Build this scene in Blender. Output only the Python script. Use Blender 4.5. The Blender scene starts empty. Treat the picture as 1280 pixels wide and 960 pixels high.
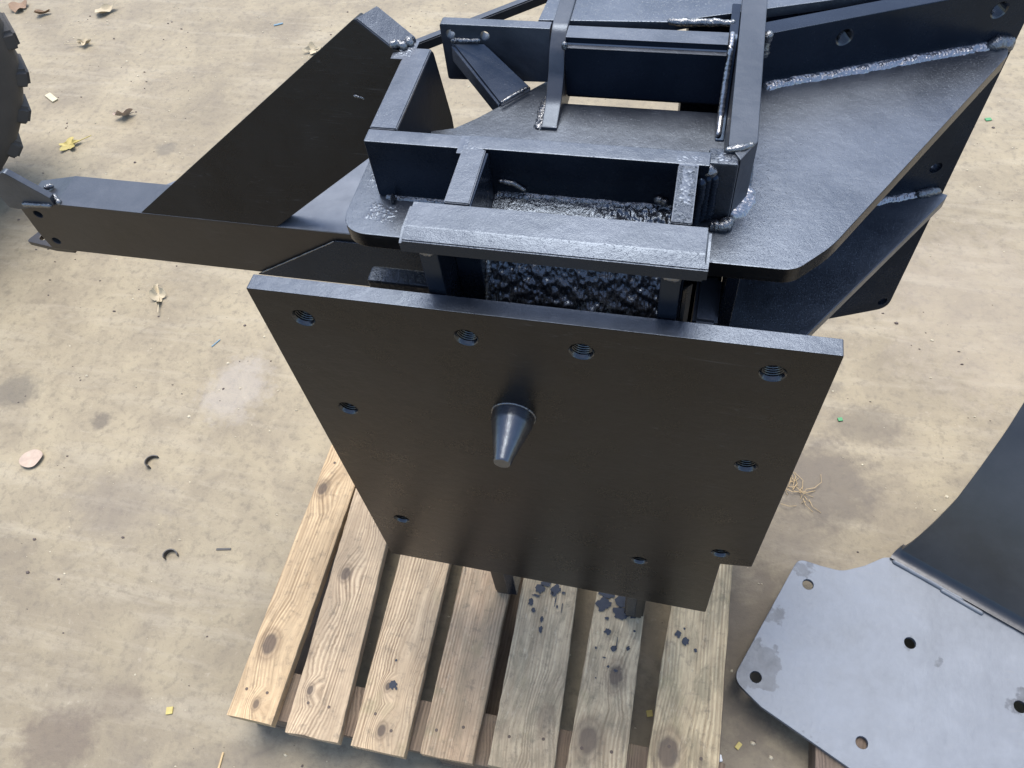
import bpy, bmesh, math, random
from mathutils import Vector, Matrix, noise
rnd = random.Random(7)
S = bpy.context.scene
COL = S.collection
V3 = Vector

# ---------------------------------------------------------------- camera
cam = bpy.data.cameras.new('camera'); cam_o = bpy.data.objects.new('camera', cam); COL.objects.link(cam_o)
cam.sensor_width = 36.0; cam.lens = 999.3 / 1280 * 36.0
cam.clip_start = 0.02; cam.clip_end = 500
AX = (0.97467, 0.20727, -0.08402); AY = (0.127095, -0.82243, -0.554487); AZ = (-0.184026, 0.529764, -0.82794)
m = Matrix.Identity(4)
for i in range(3):
    m[i][0] = AX[i]; m[i][1] = -AY[i]; m[i][2] = -AZ[i]
m[0][3], m[1][3], m[2][3] = 0.143, -0.473, 1.69
cam_o.matrix_world = m
S.camera = cam_o

# ---------------------------------------------------------------- light
SUN_EL, SUN_AZ = math.radians(71), math.radians(-14)   # azimuth from +Y towards +X
w = bpy.data.worlds.new('World'); S.world = w; w.use_nodes = True
wn = w.node_tree; wn.nodes.clear()
sky = wn.nodes.new('ShaderNodeTexSky'); sky.sky_type = 'NISHITA'; sky.sun_disc = False
sky.sun_elevation = SUN_EL; sky.sun_rotation = SUN_AZ
sky.air_density = 1.0; sky.dust_density = 2.0; sky.ozone_density = 1.0
bg = wn.nodes.new('ShaderNodeBackground'); bg.inputs[1].default_value = 0.15
wo = wn.nodes.new('ShaderNodeOutputWorld')
wn.links.new(sky.outputs[0], bg.inputs[0]); wn.links.new(bg.outputs[0], wo.inputs[0])
sl = bpy.data.lights.new('sun', 'SUN'); sl.energy = 2.0; sl.angle = math.radians(36); sl.color = (1.0, 0.975, 0.94)
so = bpy.data.objects.new('sun', sl); COL.objects.link(so)
sd = V3((math.sin(SUN_AZ) * math.cos(SUN_EL), math.cos(SUN_AZ) * math.cos(SUN_EL), math.sin(SUN_EL)))
so.rotation_euler = sd.to_track_quat('Z', 'Y').to_euler(); so.location = sd * 10
S.view_settings.view_transform = 'Standard'; S.view_settings.look = 'None'
S.view_settings.exposure = 1.2; S.view_settings.gamma = 1.0; S.view_settings.use_curve_mapping = False

# ---------------------------------------------------------------- materials
class NT:
    def __init__(s, name):
        s.m = bpy.data.materials.new(name); s.m.use_nodes = True
        s.t = s.m.node_tree; s.t.nodes.clear()
        s.out = s.n('ShaderNodeOutputMaterial'); s.b = s.n('ShaderNodeBsdfPrincipled')
        s.l(s.b.outputs[0], s.out.inputs[0])
    def n(s, t, **k):
        x = s.t.nodes.new(t)
        for a, v in k.items(): setattr(x, a, v)
        return x
    def l(s, a, b): s.t.links.new(a, b)
    def inp(s, node, idx, v):
        if isinstance(v, bpy.types.NodeSocket): s.l(v, node.inputs[idx])
        else: node.inputs[idx].default_value = v
    def coord(s, kind='Object', scale=None, rot=None, off=None):
        c = s.n('ShaderNodeTexCoord').outputs[kind]
        if scale or rot or off:
            mp = s.n('ShaderNodeMapping'); s.l(c, mp.inputs[0])
            if off: mp.inputs[1].default_value = off
            if rot: mp.inputs[2].default_value = rot
            if scale: mp.inputs[3].default_value = scale
            c = mp.outputs[0]
        return c
    def noise(s, c, scale, detail=4, rough=.55, dist=0.0):
        x = s.n('ShaderNodeTexNoise'); s.l(c, x.inputs['Vector'])
        x.inputs['Scale'].default_value = scale; x.inputs['Detail'].default_value = detail
        x.inputs['Roughness'].default_value = rough; x.inputs['Distortion'].default_value = dist
        return x.outputs[0]
    def voro(s, c, scale, feature='F1'):
        x = s.n('ShaderNodeTexVoronoi', feature=feature); s.l(c, x.inputs['Vector']); x.inputs['Scale'].default_value = scale
        return x.outputs[0]
    def ramp(s, f, *stops):
        r = s.n('ShaderNodeValToRGB'); s.l(f, r.inputs[0]); e = r.color_ramp.elements
        while len(e) < len(stops): e.new(0.5)
        for q, (p, c) in zip(e, stops):
            q.position = p; q.color = (c, c, c, 1) if not isinstance(c, tuple) else (*c, 1)
        return r.outputs[0]
    def mix(s, f, a, b, mode='MIX'):
        x = s.n('ShaderNodeMix', data_type='RGBA', blend_type=mode)
        for i, v in ((0, f), (6, a), (7, b)):
            if isinstance(v, bpy.types.NodeSocket): s.l(v, x.inputs[i])
            elif i == 0: x.inputs[0].default_value = v
            else: x.inputs[i].default_value = (*v, 1) if len(v) == 3 else v
        return x.outputs[2]
    def math(s, op, a, b=0.0, c=0.0, clamp=False):
        x = s.n('ShaderNodeMath', operation=op, use_clamp=clamp)
        s.inp(x, 0, a); s.inp(x, 1, b)
        if op == 'MULTIPLY_ADD': s.inp(x, 2, c)
        return x.outputs[0]
    def bump(s, h, strength, dist, prev=None):
        x = s.n('ShaderNodeBump'); s.l(h, x.inputs['Height'])
        x.inputs['Strength'].default_value = strength; x.inputs['Distance'].default_value = dist
        if prev is not None: s.l(prev, x.inputs['Normal'])
        return x.outputs[0]

def paint(name, base=(.014, .015, .018), rough=.33, peel=.25, pit=0.0, lump=0.0, dust=0.0, dustcol=(.16, .16, .165), ior=1.6, patch=None, brush=0.0, scratch=0.0, tint=(.70, .83, 1.0)):
    N = NT(name); c = N.coord()
    big = N.noise(c, 14, 5, .6); fine = N.noise(c, 900, 2, .5); mid = N.noise(c, 160, 3, .6)
    r = N.math('MULTIPLY_ADD', big, .16, rough - .08)
    r = N.math('MULTIPLY_ADD', mid, .08, r)
    N.l(N.math('ADD', r, -.04, clamp=True), N.b.inputs['Roughness'])
    col = N.mix(N.ramp(big, (.35, 0.0), (.75, 1.0)), base, tuple(x * 1.6 + .002 for x in base))
    if dust > 0:
        d = N.ramp(N.noise(c, 9, 6, .65, .4), (.38, 0.0), (.72, 1.0))
        col = N.mix(N.math('MULTIPLY', d, dust), col, dustcol)
    if scratch > 0:
        for k_, (rz, sc_) in enumerate(((.5, (3, 60, 60)), (-1.1, (4, 75, 75)), (1.9, (2.5, 90, 90)))):
            cc = N.coord(scale=sc_, rot=(rz * .7, rz * .4, rz)); ln_ = N.ramp(N.noise(cc, 1.0, 2, .5), (.497, 0.0), (.5, 1.0), (.503, 0.0))
            mk = N.ramp(N.noise(c, 7 + 3 * k_, 3, .6), (.52, 0.0), (.62, 1.0))
            col = N.mix(N.math('MULTIPLY', N.math('MULTIPLY', ln_, mk), scratch), col, (.16, .155, .15))
    sp = N.ramp(N.noise(c, 420, 2, .6), (.72, 0.0), (.78, 1.0))
    col = N.mix(N.math('MULTIPLY', sp, .10), col, (.3, .28, .25))
    N.b.inputs['IOR'].default_value = ior; N.b.inputs['Specular Tint'].default_value = (*tint, 1)
    nrm = N.bump(fine, peel * .35, .0006)
    nrm = N.bump(N.noise(c, 70, 3, .5), peel * .5, .0012, nrm)
    if brush > 0:
        nrm = N.bump(N.noise(N.coord(scale=(1, 1, 1), rot=(0, 0, .2)), 30, 2), brush, .002, nrm)
        st = N.coord(scale=(8, 300, 8)); nrm = N.bump(N.noise(st, 1, 3), brush, .0006, nrm)
    if pit > 0:
        p = N.ramp(N.noise(c, 420, 4, .65), (.30, 0.0), (.42, 1.0)); nrm = N.bump(p, pit, .0007, nrm)
        w_ = N.noise(c, 55, 6, .75, .8); nrm = N.bump(w_, pit * .35, .0022, nrm)
    if lump > 0:
        nrm = N.bump(N.noise(c, 130, 5, .6, .5), lump, .004, nrm)
    N.l(nrm, N.b.inputs['Normal'])
    if patch:
        pm = None
        for (px, py, pz, pr) in patch:
            dn = N.n('ShaderNodeVectorMath', operation='DISTANCE'); N.l(c, dn.inputs[0]); dn.inputs[1].default_value = (px, py, pz)
            q = N.math('SUBTRACT', N.math('MULTIPLY_ADD', N.noise(c, 26, 5, .6), -.11, pr + .055), dn.outputs['Value'])
            q = N.math('MULTIPLY', q, 160, clamp=True)
            pm = q if pm is None else N.math('MAXIMUM', pm, q)
        col = N.mix(N.math('MULTIPLY', pm, N.math('MULTIPLY_ADD', N.noise(c, 55, 5, .7), 1.1, .15, clamp=True)), col, (.030, .029, .031))
    N.l(col, N.b.inputs['Base Color'])
    return N.m

M = {}
M['face'] = paint('satin black paint on plate face', rough=.29, peel=.6, base=(.0045, .0042, .0042), ior=1.36, tint=(1, .97, .95), pit=.10, scratch=.14, dust=.06, dustcol=(.04, .038, .036))
M['edge'] = paint('black paint on cut edge', rough=.40, peel=.7, dust=.25)
M['top'] = paint('black paint on flat bar', rough=.36, peel=.9, pit=.28, dust=.4, dustcol=(.14, .145, .16), ior=1.75, scratch=.3)
M['gusset'] = paint('black paint on rolled plate', rough=.33, peel=.7, pit=.4, dust=.4, dustcol=(.12, .13, .145), ior=1.85, scratch=.3)
M['rough'] = paint('black paint over cast lumps', rough=.20, peel=.4, lump=.3, pit=.3, ior=1.8)
M['scab'] = paint('black paint over pitted skin', rough=.34, peel=.8, pit=.9, lump=.25)
M['gloss'] = paint('wet gloss black paint', rough=.16, peel=.4, base=(.01, .011, .014))
M['matte'] = paint('dull black paint', rough=.6, peel=.4, base=(.008, .010, .014), ior=1.15)
M['shaded'] = paint('black paint on inner faces', rough=.26, peel=.4, base=(.005, .007, .011), ior=1.4, tint=(.45, .65, 1))  # darker copy of the black paint, with shade put into its colour
M['weld'] = paint('painted weld metal', rough=.13, peel=.5, lump=.55, pit=.7, ior=2.3, base=(.02, .021, .024), tint=(.95, .98, 1))
M['gloss2'] = paint('gloss paint on rounded corner', rough=.12, peel=.4, base=(.01, .011, .014), ior=2.2, tint=(.9, .95, 1))
M['weldb'] = paint('weld paint brightened for glints', rough=.27, peel=.4, lump=.12, pit=.05, ior=3.0, base=(.06, .062, .068), tint=(.97, .98, 1))  # sky glints put into a lighter copy of the weld paint
M['steel'] = paint('worn dark steel', rough=.18, peel=.7, ior=2.0, base=(.012, .013, .017), tint=(.85, .93, 1), pit=.15)
M['thread'] = paint('oily black thread', rough=.14, peel=.3, ior=1.7, base=(.006, .006, .007), tint=(.9, .95, 1))
M['weld2'] = paint('painted weld spatter', rough=.36, peel=.3, lump=.1, ior=1.7, base=(.05, .054, .062))
M['beam'] = paint('black paint warmed for brown reflection', rough=.38, peel=.5, dust=.35, dustcol=(.035, .030, .026), base=(.008, .007, .006), tint=(1, .93, .88), ior=1.5, scratch=.1)  # brown reflection put into the dust tone and tint
M['small'] = paint('grey bloom on black bracket', rough=.42, peel=.5, dust=.5, dustcol=(.13, .14, .155), base=(.105, .112, .122), scratch=.5, pit=.15, tint=(.82, .90, 1.0),
                   patch=[(x - .62, y - .05, .07, r) for x, y, r in ((.475, .20, .022), (.375, .0, .060), (.42, .10, .018), (.665, .085, .004), (.72, .06, .0), (.575, -.11, .004), (.50, -.10, .01), (.86, .02, .02))])
M['sky_sheen'] = paint('sky sheen painted on black paint', rough=.38, peel=.6, dust=.6, dustcol=(.17, .18, .20), base=(.06, .065, .075))  # sky reflection on beam and shelf tops put into a pale tone
M['sheet'] = paint('satin black paint on sheet', rough=.34, peel=.4, base=(.02, .02, .021), tint=(.97, .98, 1), ior=1.6, dust=.2, dustcol=(.07, .07, .072), scratch=.15)

def rubber():
    N = NT('black tyre rubber'); c = N.coord()
    a = N.noise(c, 12, 5, .6)
    N.l(N.mix(a, (.018, .018, .018), (.055, .05, .045)), N.b.inputs['Base Color'])
    N.b.inputs['Roughness'].default_value = .72
    N.l(N.bump(N.noise(c, 120, 4), .4, .002), N.b.inputs['Normal']); return N.m
M['rubber'] = rubber()

KNOTS = [(-.563, .188, .012), (-.553, -.156, .017), (-.448, .010, .011), (-.294, -.189, .006), (-.283, -.267, .009), (.093, -.209, .020), (.235, -.202, .022), (-.441, -.224, .007), (-.536, -.268, .007)]
def wood(name, tint, seed, dark=1.0, blotch=0.0):
    N = NT(name)
    oi = N.n('ShaderNodeObjectInfo').outputs['Random']
    tc = N.n('ShaderNodeTexCoord').outputs['Object']
    offn = N.n('ShaderNodeCombineXYZ'); N.l(N.math('MULTIPLY', oi, 37.0), offn.inputs[0]); N.l(N.math('MULTIPLY', oi, 91.0), offn.inputs[1]); offn.inputs[2].default_value = seed
    add = N.n('ShaderNodeVectorMath', operation='ADD'); N.l(tc, add.inputs[0]); N.l(offn.outputs[0], add.inputs[1])
    c = add.outputs[0]
    # knots
    kmap = N.n('ShaderNodeMapping'); N.l(c, kmap.inputs[0]); kmap.inputs[3].default_value = (7.5, 4.4, .02)
    kv = N.voro(kmap.outputs[0], 1.0); kv = N.math('ADD', kv, N.math('MULTIPLY_ADD', N.noise(c, 90, 4, .6), .10, -.05))
    jit = N.math('MULTIPLY_ADD', N.noise(tc, 70, 4, .6), .5, -.25)
    for kx, ky, kr in KNOTS:
        mp = N.n('ShaderNodeMapping'); N.l(tc, mp.inputs[0]); mp.inputs[3].default_value = (.11 / kr, .075 / kr, 0); mp.inputs[1].default_value = (-(kx + .13) * .11 / kr, -(ky - .35) * .075 / kr, 0)
        ln = N.n('ShaderNodeVectorMath', operation='LENGTH'); N.l(mp.outputs[0], ln.inputs[0])
        kv = N.math('MINIMUM', kv, N.math('MULTIPLY_ADD', jit, .06, ln.outputs['Value']))
    near = N.ramp(kv, (.0, 1.0), (.42, 0.0))
    knot = N.ramp(kv, (.075, 1.0), (.12, 0.0)); ring = N.ramp(kv, (.10, 0.0), (.13, 1.0), (.18, 0.0))
    # grain
    g = N.n('ShaderNodeMapping'); N.l(c, g.inputs[0]); g.inputs[3].default_value = (1.0, .045, 1.0)
    sep = N.n('ShaderNodeSeparateXYZ'); N.l(g.outputs[0], sep.inputs[0])
    warp = N.noise(g.outputs[0], 9, 3, .5)
    xx = N.math('MULTIPLY_ADD', warp, .035, sep.outputs[0])
    xx = N.math('MULTIPLY_ADD', near, .022, xx)
    rings = N.math('SINE', N.math('MULTIPLY', xx, 980.0))
    gv = N.n('ShaderNodeCombineXYZ'); N.l(xx, gv.inputs[0]); N.l(sep.outputs[1], gv.inputs[1]); N.l(sep.outputs[2], gv.inputs[2])
    fib = N.noise(gv.outputs[0], 330, 5, .75); fib2 = N.noise(gv.outputs[0], 70, 4, .6)
    fib2g = N.noise(gv.outputs[0], 22, 3, .6)
    fib2g = N.math('MULTIPLY_ADD', fib2g, 2.4, -.9, clamp=True)
    tone = N.math('ADD', N.math('MULTIPLY', N.math('MULTIPLY', rings, fib2g), .22), N.math('MULTIPLY_ADD', fib, .55, N.math('MULTIPLY', fib2, .45)))
    a = tuple(x * 1.15 for x in tint); b = tuple(x * k_ * dark for x, k_ in zip(tint, (.44, .39, .34)))
    col = N.mix(N.ramp(tone, (.28, 0.0), (.66, 1.0)), b, a)
    weather = N.ramp(N.noise(tc, 7, 6, .65, .5), (.42, 0.0), (.70, 1.0))
    col = N.mix(N.math('MULTIPLY', weather, .35), col, (.20, .165, .11))
    moss = N.ramp(N.noise(c, 11, 5, .6), (.60, 0.0), (.75, 1.0))
    col = N.mix(N.math('MULTIPLY', moss, .40), col, (.17, .17, .07))
    if blotch > 0:
        bc = N.n('ShaderNodeMapping'); N.l(c, bc.inputs[0]); bc.inputs[3].default_value = (1, .35, 1)
        b1 = N.ramp(N.noise(bc.outputs[0], 38, 6, .72, .6), (.44, 0.0), (.60, 1.0)); col = N.mix(N.math('MULTIPLY', b1, blotch), col, (.13, .115, .07))
        b2 = N.ramp(N.noise(bc.outputs[0], 120, 4, .7, .3), (.60, 0.0), (.70, 1.0)); col = N.mix(N.math('MULTIPLY', b2, blotch * .8), col, (.56, .49, .35))
    crack = N.ramp(N.noise(gv.outputs[0], 130, 3, .7), (.34, 1.0), (.38, 0.0))
    col = N.mix(N.math('MULTIPLY', crack, .35), col, (.05, .038, .026))
    col = N.mix(N.math('MULTIPLY', ring, .5), col, (.10, .065, .04))
    col = N.mix(N.math('MULTIPLY', knot, .85), col, (.06, .042, .032))
    big_ = N.ramp(N.noise(tc, 4.5, 6, .7, .8), (.45, 0.0), (.66, 1.0)); col = N.mix(N.math('MULTIPLY', big_, .40), col, (.17, .125, .078))
    dirt = N.ramp(N.noise(tc, 60, 5, .7), (.54, 0.0), (.72, 1.0)); col = N.mix(N.math('MULTIPLY', dirt, .5), col, (.08, .066, .048))
    hs = N.n('ShaderNodeHueSaturation'); N.l(N.math('MULTIPLY_ADD', oi, .20, .92), hs.inputs['Value']); N.l(N.math('MULTIPLY_ADD', oi, .15, .93), hs.inputs['Saturation']); N.l(col, hs.inputs['Color'])
    N.l(hs.outputs[0], N.b.inputs['Base Color']); N.b.inputs['Roughness'].default_value = .8
    nb = N.bump(tone, .75, .0016); nb = N.bump(crack, -.6, .0015, nb); N.l(nb, N.b.inputs['Normal'])
    return N.m
M['wood'] = wood('weathered pine', (.49, .365, .225), 3.0)
M['wood_old'] = wood('grey green weathered pine', (.50, .40, .25), 11.0, 1.0, .5)
M['wood_brown'] = wood('brown rough pine', (.16, .115, .08), 23.0, .7)

def ground_mat():
    N = NT('dusty worn concrete'); c = N.coord()
    big = N.noise(c, 1.3, 6, .6, .4); mid = N.noise(c, 6, 6, .65, .3); fine = N.noise(c, 45, 7, .72); grit = N.noise(c, 320, 3, .6)
    col = N.mix(N.ramp(big, (.30, 0.0), (.70, 1.0)), (.19, .155, .098), (.31, .258, .165))
    col = N.mix(N.ramp(mid, (.34, .55), (.60, 0.0)), col, (.125, .098, .066))
    sc = N.coord(scale=(1.0, 6.0, 1.0), rot=(0, 0, -.55)); strk = N.noise(sc, 2.2, 6, .7, .6)
    col = N.mix(N.ramp(strk, (.50, 0.0), (.72, .45)), col, (.35, .305, .22))
    sc2 = N.coord(scale=(1.0, 16.0, 1.0), rot=(0, 0, .35)); st2 = N.noise(sc2, 1.8, 5, .7)
    col = N.mix(N.ramp(st2, (.60, 0.0), (.78, .2)), col, (.125, .10, .076))
    col = N.mix(N.ramp(fine, (.28, .7), (.50, 0.0)), col, (.11, .090, .064))
    col = N.mix(N.ramp(fine, (.60, 0.0), (.80, .5)), col, (.40, .35, .265))
    spk = N.ramp(N.noise(c, 150, 3, .6), (.70, 0.0), (.74, 1.0)); reg = N.ramp(N.noise(c, 3.1, 4), (.48, 0.0), (.62, 1.0))
    col = N.mix(N.math('MULTIPLY', spk, N.math('MULTIPLY', reg, .9)), col, (.045, .036, .03))
    # oil stains, pale patches, and the machine's soft shadow painted in at the right
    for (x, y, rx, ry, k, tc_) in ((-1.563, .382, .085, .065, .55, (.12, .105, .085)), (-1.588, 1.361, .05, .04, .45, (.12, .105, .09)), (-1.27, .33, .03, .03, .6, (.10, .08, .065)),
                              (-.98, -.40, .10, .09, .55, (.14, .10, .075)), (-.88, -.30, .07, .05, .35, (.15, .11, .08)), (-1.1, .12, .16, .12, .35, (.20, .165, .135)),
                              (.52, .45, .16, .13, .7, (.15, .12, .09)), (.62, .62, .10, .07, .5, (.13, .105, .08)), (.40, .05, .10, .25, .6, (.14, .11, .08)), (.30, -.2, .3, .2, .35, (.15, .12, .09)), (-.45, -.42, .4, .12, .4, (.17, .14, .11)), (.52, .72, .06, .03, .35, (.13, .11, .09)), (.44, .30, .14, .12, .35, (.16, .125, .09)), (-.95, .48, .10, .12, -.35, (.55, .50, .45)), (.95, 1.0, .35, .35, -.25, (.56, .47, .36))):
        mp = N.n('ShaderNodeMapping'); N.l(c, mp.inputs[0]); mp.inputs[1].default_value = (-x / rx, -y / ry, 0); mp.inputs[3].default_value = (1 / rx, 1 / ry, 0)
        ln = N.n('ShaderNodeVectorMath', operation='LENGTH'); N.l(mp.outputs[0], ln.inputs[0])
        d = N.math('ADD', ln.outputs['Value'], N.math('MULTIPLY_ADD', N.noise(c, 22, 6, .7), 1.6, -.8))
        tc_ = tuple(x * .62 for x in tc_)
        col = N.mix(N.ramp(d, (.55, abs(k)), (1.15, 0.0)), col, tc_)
    N.l(col, N.b.inputs['Base Color'])
    N.l(N.math('MULTIPLY_ADD', mid, .25, .55), N.b.inputs['Roughness'])
    nb = N.bump(fine, .35, .004); nb = N.bump(grit, .25, .0015, nb); nb = N.bump(mid, .3, .01, nb)
    N.l(nb, N.b.inputs['Normal']); return N.m
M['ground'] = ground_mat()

def plain(name, col, rough=.7, var=.3, scale=60):
    N = NT(name); c = N.coord(); a = N.noise(c, scale, 4, .6)
    N.l(N.mix(a, tuple(x * (1 - var) for x in col), tuple(min(1, x * (1 + var)) for x in col)), N.b.inputs['Base Color'])
    N.b.inputs['Roughness'].default_value = rough
    N.l(N.bump(a, .3, .001), N.b.inputs['Normal']); return N.m
M['leaf_y'] = plain('yellow dry leaf', (0.422, 0.340, 0.109)); M['leaf_p'] = plain('pale dry leaf', (0.408, 0.340, 0.224)); M['leaf_b'] = plain('brown dry leaf', (0.204, 0.129, 0.075))
M['rust'] = plain('dark rusty nail', (.07, .045, .03), .6)
M['leaf_o'] = plain('buff dry leaf', (0.374, 0.286, 0.218)); M['chipm'] = plain('pale wood chip', (0.462, 0.408, 0.272)); M['grit_p'] = plain('pale grit', (0.422, 0.367, 0.258)); M['grit_d'] = plain('dark grit', (.08, .06, .05))
M['curl'] = plain('dark rubber curl', (.05, .045, .04), .5); M['green'] = plain('green paint speck', (.07, .24, .10)); M['white'] = plain('white crumb', (.7, .7, .68)); M['blue'] = plain('blue plastic', (.12, .20, .25)); M['spotm'] = plain('dried black paint spot', (.028, .032, .042), .75)
M['twig'] = plain('dry straw', (.42, .30, .15))

# ---------------------------------------------------------------- helpers
def tag(o, label=None, cat=None, group=None, kind=None):
    if label: o['label'] = label
    if cat: o['category'] = cat
    if group: o['group'] = group
    if kind: o['kind'] = kind
    return o
def empty(name, loc):
    o = bpy.data.objects.new(name, None); COL.objects.link(o); o.location = loc; o.empty_display_size = .05; return o
def world_of(p):
    v = V3((0, 0, 0))
    while p is not None: v += p.location; p = p.parent
    return v
def link(name, me, mat, parent=None, origin=None, smooth=35):
    """mesh given in world coordinates; the object's origin goes to the middle of its base"""
    if origin is None:
        xs = [v.co for v in me.vertices]
        origin = V3(((min(v.x for v in xs) + max(v.x for v in xs)) / 2, (min(v.y for v in xs) + max(v.y for v in xs)) / 2, min(v.z for v in xs)))
    if parent is not None: origin = world_of(parent)     # parts keep their thing's frame
    me.transform(Matrix.Translation(-V3(origin)))
    if mat: me.materials.clear(); me.materials.append(mat)
    if smooth:
        me.polygons.foreach_set('use_smooth', [True] * len(me.polygons)); me.set_sharp_from_angle(angle=math.radians(smooth))
    me.update()
    o = bpy.data.objects.new(name, me); COL.objects.link(o)
    if smooth and smooth < 60:
        wm = o.modifiers.new('weighted', 'WEIGHTED_NORMAL'); wm.keep_sharp = True; wm.weight = 100
    if parent is not None: o.parent = parent
    else: o.location = origin
    return o
def from_bm(name, bm, mat, parent=None, **k):
    bmesh.ops.recalc_face_normals(bm, faces=bm.faces)
    me = bpy.data.meshes.new(name); bm.to_mesh(me); bm.free(); return link(name, me, mat, parent, **k)
def circle(x, y, r, n=20): return [(x + r * math.cos(2 * math.pi * i / n), y + r * math.sin(2 * math.pi * i / n)) for i in range(n)]
def rpoly(pts, rad, n=6):
    """round the corners of a polygon; rad is one number or one per corner"""
    out = []; L = len(pts)
    for i, p in enumerate(pts):
        r = rad if not isinstance(rad, (list, tuple)) else rad[i]
        if r <= 0: out.append(p); continue
        a = V3((*pts[i - 1], 0)); b = V3((*p, 0)); c = V3((*pts[(i + 1) % L], 0))
        u = (a - b); w_ = (c - b); ang = u.angle(w_); t = min(r / math.tan(ang / 2), u.length * .48, w_.length * .48)
        p0 = b + u.normalized() * t; p2 = b + w_.normalized() * t
        for k in range(n + 1):
            s = k / n; q = p0 * (1 - s) ** 2 + b * 2 * s * (1 - s) + p2 * s * s; out.append((q.x, q.y))
    return out
def plate(name, pts, t, frame, mat, parent=None, holes=(), bev=.0012, hole_n=20, mat2=None, **k):
    """flat plate: outline in (u, v), holes (u, v, r), thickness t along frame's third axis. frame = (origin, U, V, W)"""
    cu = bpy.data.curves.new(name, 'CURVE'); cu.dimensions = '2D'; cu.fill_mode = 'BOTH'
    loops = [pts] + [circle(h[0], h[1], h[2], hole_n) for h in holes]
    for lp in loops:
        sp = cu.splines.new('POLY'); sp.points.add(len(lp) - 1)
        for q, p in zip(sp.points, lp): q.co = (p[0], p[1], 0, 1)
        sp.use_cyclic_u = True
    cu.extrude = t / 2 - bev; cu.bevel_depth = bev; cu.bevel_resolution = 1; cu.offset = -bev
    ob = bpy.data.objects.new('tmp', cu); COL.objects.link(ob)
    me = bpy.data.meshes.new_from_object(ob); bpy.data.objects.remove(ob); bpy.data.curves.remove(cu)
    me.name = name
    O, U, Vv, W = [V3(x) for x in frame]
    mt = Matrix.Identity(4)
    for i in range(3): mt[i][0] = U[i]; mt[i][1] = Vv[i]; mt[i][2] = W[i]; mt[i][3] = O[i] + W[i] * t / 2
    me.transform(mt)
    if mt.to_3x3().determinant() < 0: me.flip_normals()
    bm = bmesh.new(); bm.from_mesh(me); bmesh.ops.remove_doubles(bm, verts=bm.verts, dist=1e-5); bmesh.ops.recalc_face_normals(bm, faces=bm.faces); bm.to_mesh(me); bm.free()
    k.setdefault('smooth', 25); o = link(name, me, mat, parent, **k)
    if mat2:
        me.materials.append(mat2)
        for p in me.polygons:
            if abs(p.normal.dot(W)) < .9: p.material_index = 1
    return o
XZ = lambda y=0.0: ((0, y, 0), (1, 0, 0), (0, 0, 1), (0, 1, 0))     # u=x v=z, thickness towards +y
XY = lambda z=0.0: ((0, 0, z), (1, 0, 0), (0, 1, 0), (0, 0, -1))    # u=x v=y, thickness downwards
YZ = lambda x=0.0: ((x, 0, 0), (0, 1, 0), (0, 0, 1), (1, 0, 0))     # u=y v=z, thickness towards +x
def box(name, x0, x1, y0, y1, z0, z1, mat, parent=None, bev=.002, seg=2, **k):
    bm = bmesh.new(); bmesh.ops.create_cube(bm, size=1)
    for v in bm.verts: v.co = V3(((x0 + x1) / 2 + v.co.x * (x1 - x0), (y0 + y1) / 2 + v.co.y * (y1 - y0), (z0 + z1) / 2 + v.co.z * (z1 - z0)))
    if bev: bmesh.ops.bevel(bm, geom=bm.edges[:], offset=bev, segments=seg, affect='EDGES', profile=.5)
    return from_bm(name, bm, mat, parent, **k)
def hexa(name, top, down, mat, parent=None, bev=.002, **k):
    """solid under a quad: top = 4 points, down = vector"""
    bm = bmesh.new(); a = [bm.verts.new(p) for p in top]; b = [bm.verts.new(V3(p) + V3(down)) for p in top]
    bm.faces.new(a); bm.faces.new(b[::-1])
    for i in range(4): bm.faces.new((a[i], b[i], b[(i + 1) % 4], a[(i + 1) % 4]))
    if bev: bmesh.ops.bevel(bm, geom=bm.edges[:], offset=bev, segments=2, affect='EDGES')
    return from_bm(name, bm, mat, parent, **k)
def bead(name, path, r, mat, parent=None, rip=.18, lump=.25, pitch=.005, sides=10, seed=0, ends=True, flat=1.0):
    """weld bead: tube with crescent ripples and lumps"""
    r *= 1.3; lump *= .6
    P = [V3(p) for p in path]; seg = [(P[i + 1] - P[i]).length for i in range(len(P) - 1)]; L = sum(seg)
    n = max(6, int(L / .0016)); rings = []
    bm = bmesh.new()
    for i in range(n + 1):
        s = L * i / n; k = 0; q = s
        while k < len(seg) - 1 and q > seg[k]: q -= seg[k]; k += 1
        d = (P[k + 1] - P[k]).normalized(); c = P[k] + d * q
        u = d.orthogonal().normalized(); v = d.cross(u)
        e = min(1.0, min(s, L - s) / (r * 1.2)); rr = r * (math.sqrt(max(.02, 1 - (1 - e) ** 2)) if ends else 1)
        ring = []
        for j in range(sides):
            a = 2 * math.pi * j / sides; dirv = u * math.cos(a) + v * math.sin(a)
            rp = abs(math.sin(math.pi * (s / pitch + seed))) ** .6
            p = c + dirv * rr * (1 - rip + rip * rp)
            nn = noise.noise(p * (70) + V3((seed * 9.1, 0, 0))) + .5 * noise.noise(p * 220 + V3((seed, 3, 0)))
            ring.append(bm.verts.new(p + dirv * rr * lump * nn))
        rings.append(ring)
    for a, b in zip(rings, rings[1:]):
        for j in range(sides): bm.faces.new((a[j], a[(j + 1) % sides], b[(j + 1) % sides], b[j]))
    bm.faces.new(rings[0][::-1]); bm.faces.new(rings[-1])
    return from_bm(name, bm, mat, parent, smooth=80, **k0)
k0 = {}
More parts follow.
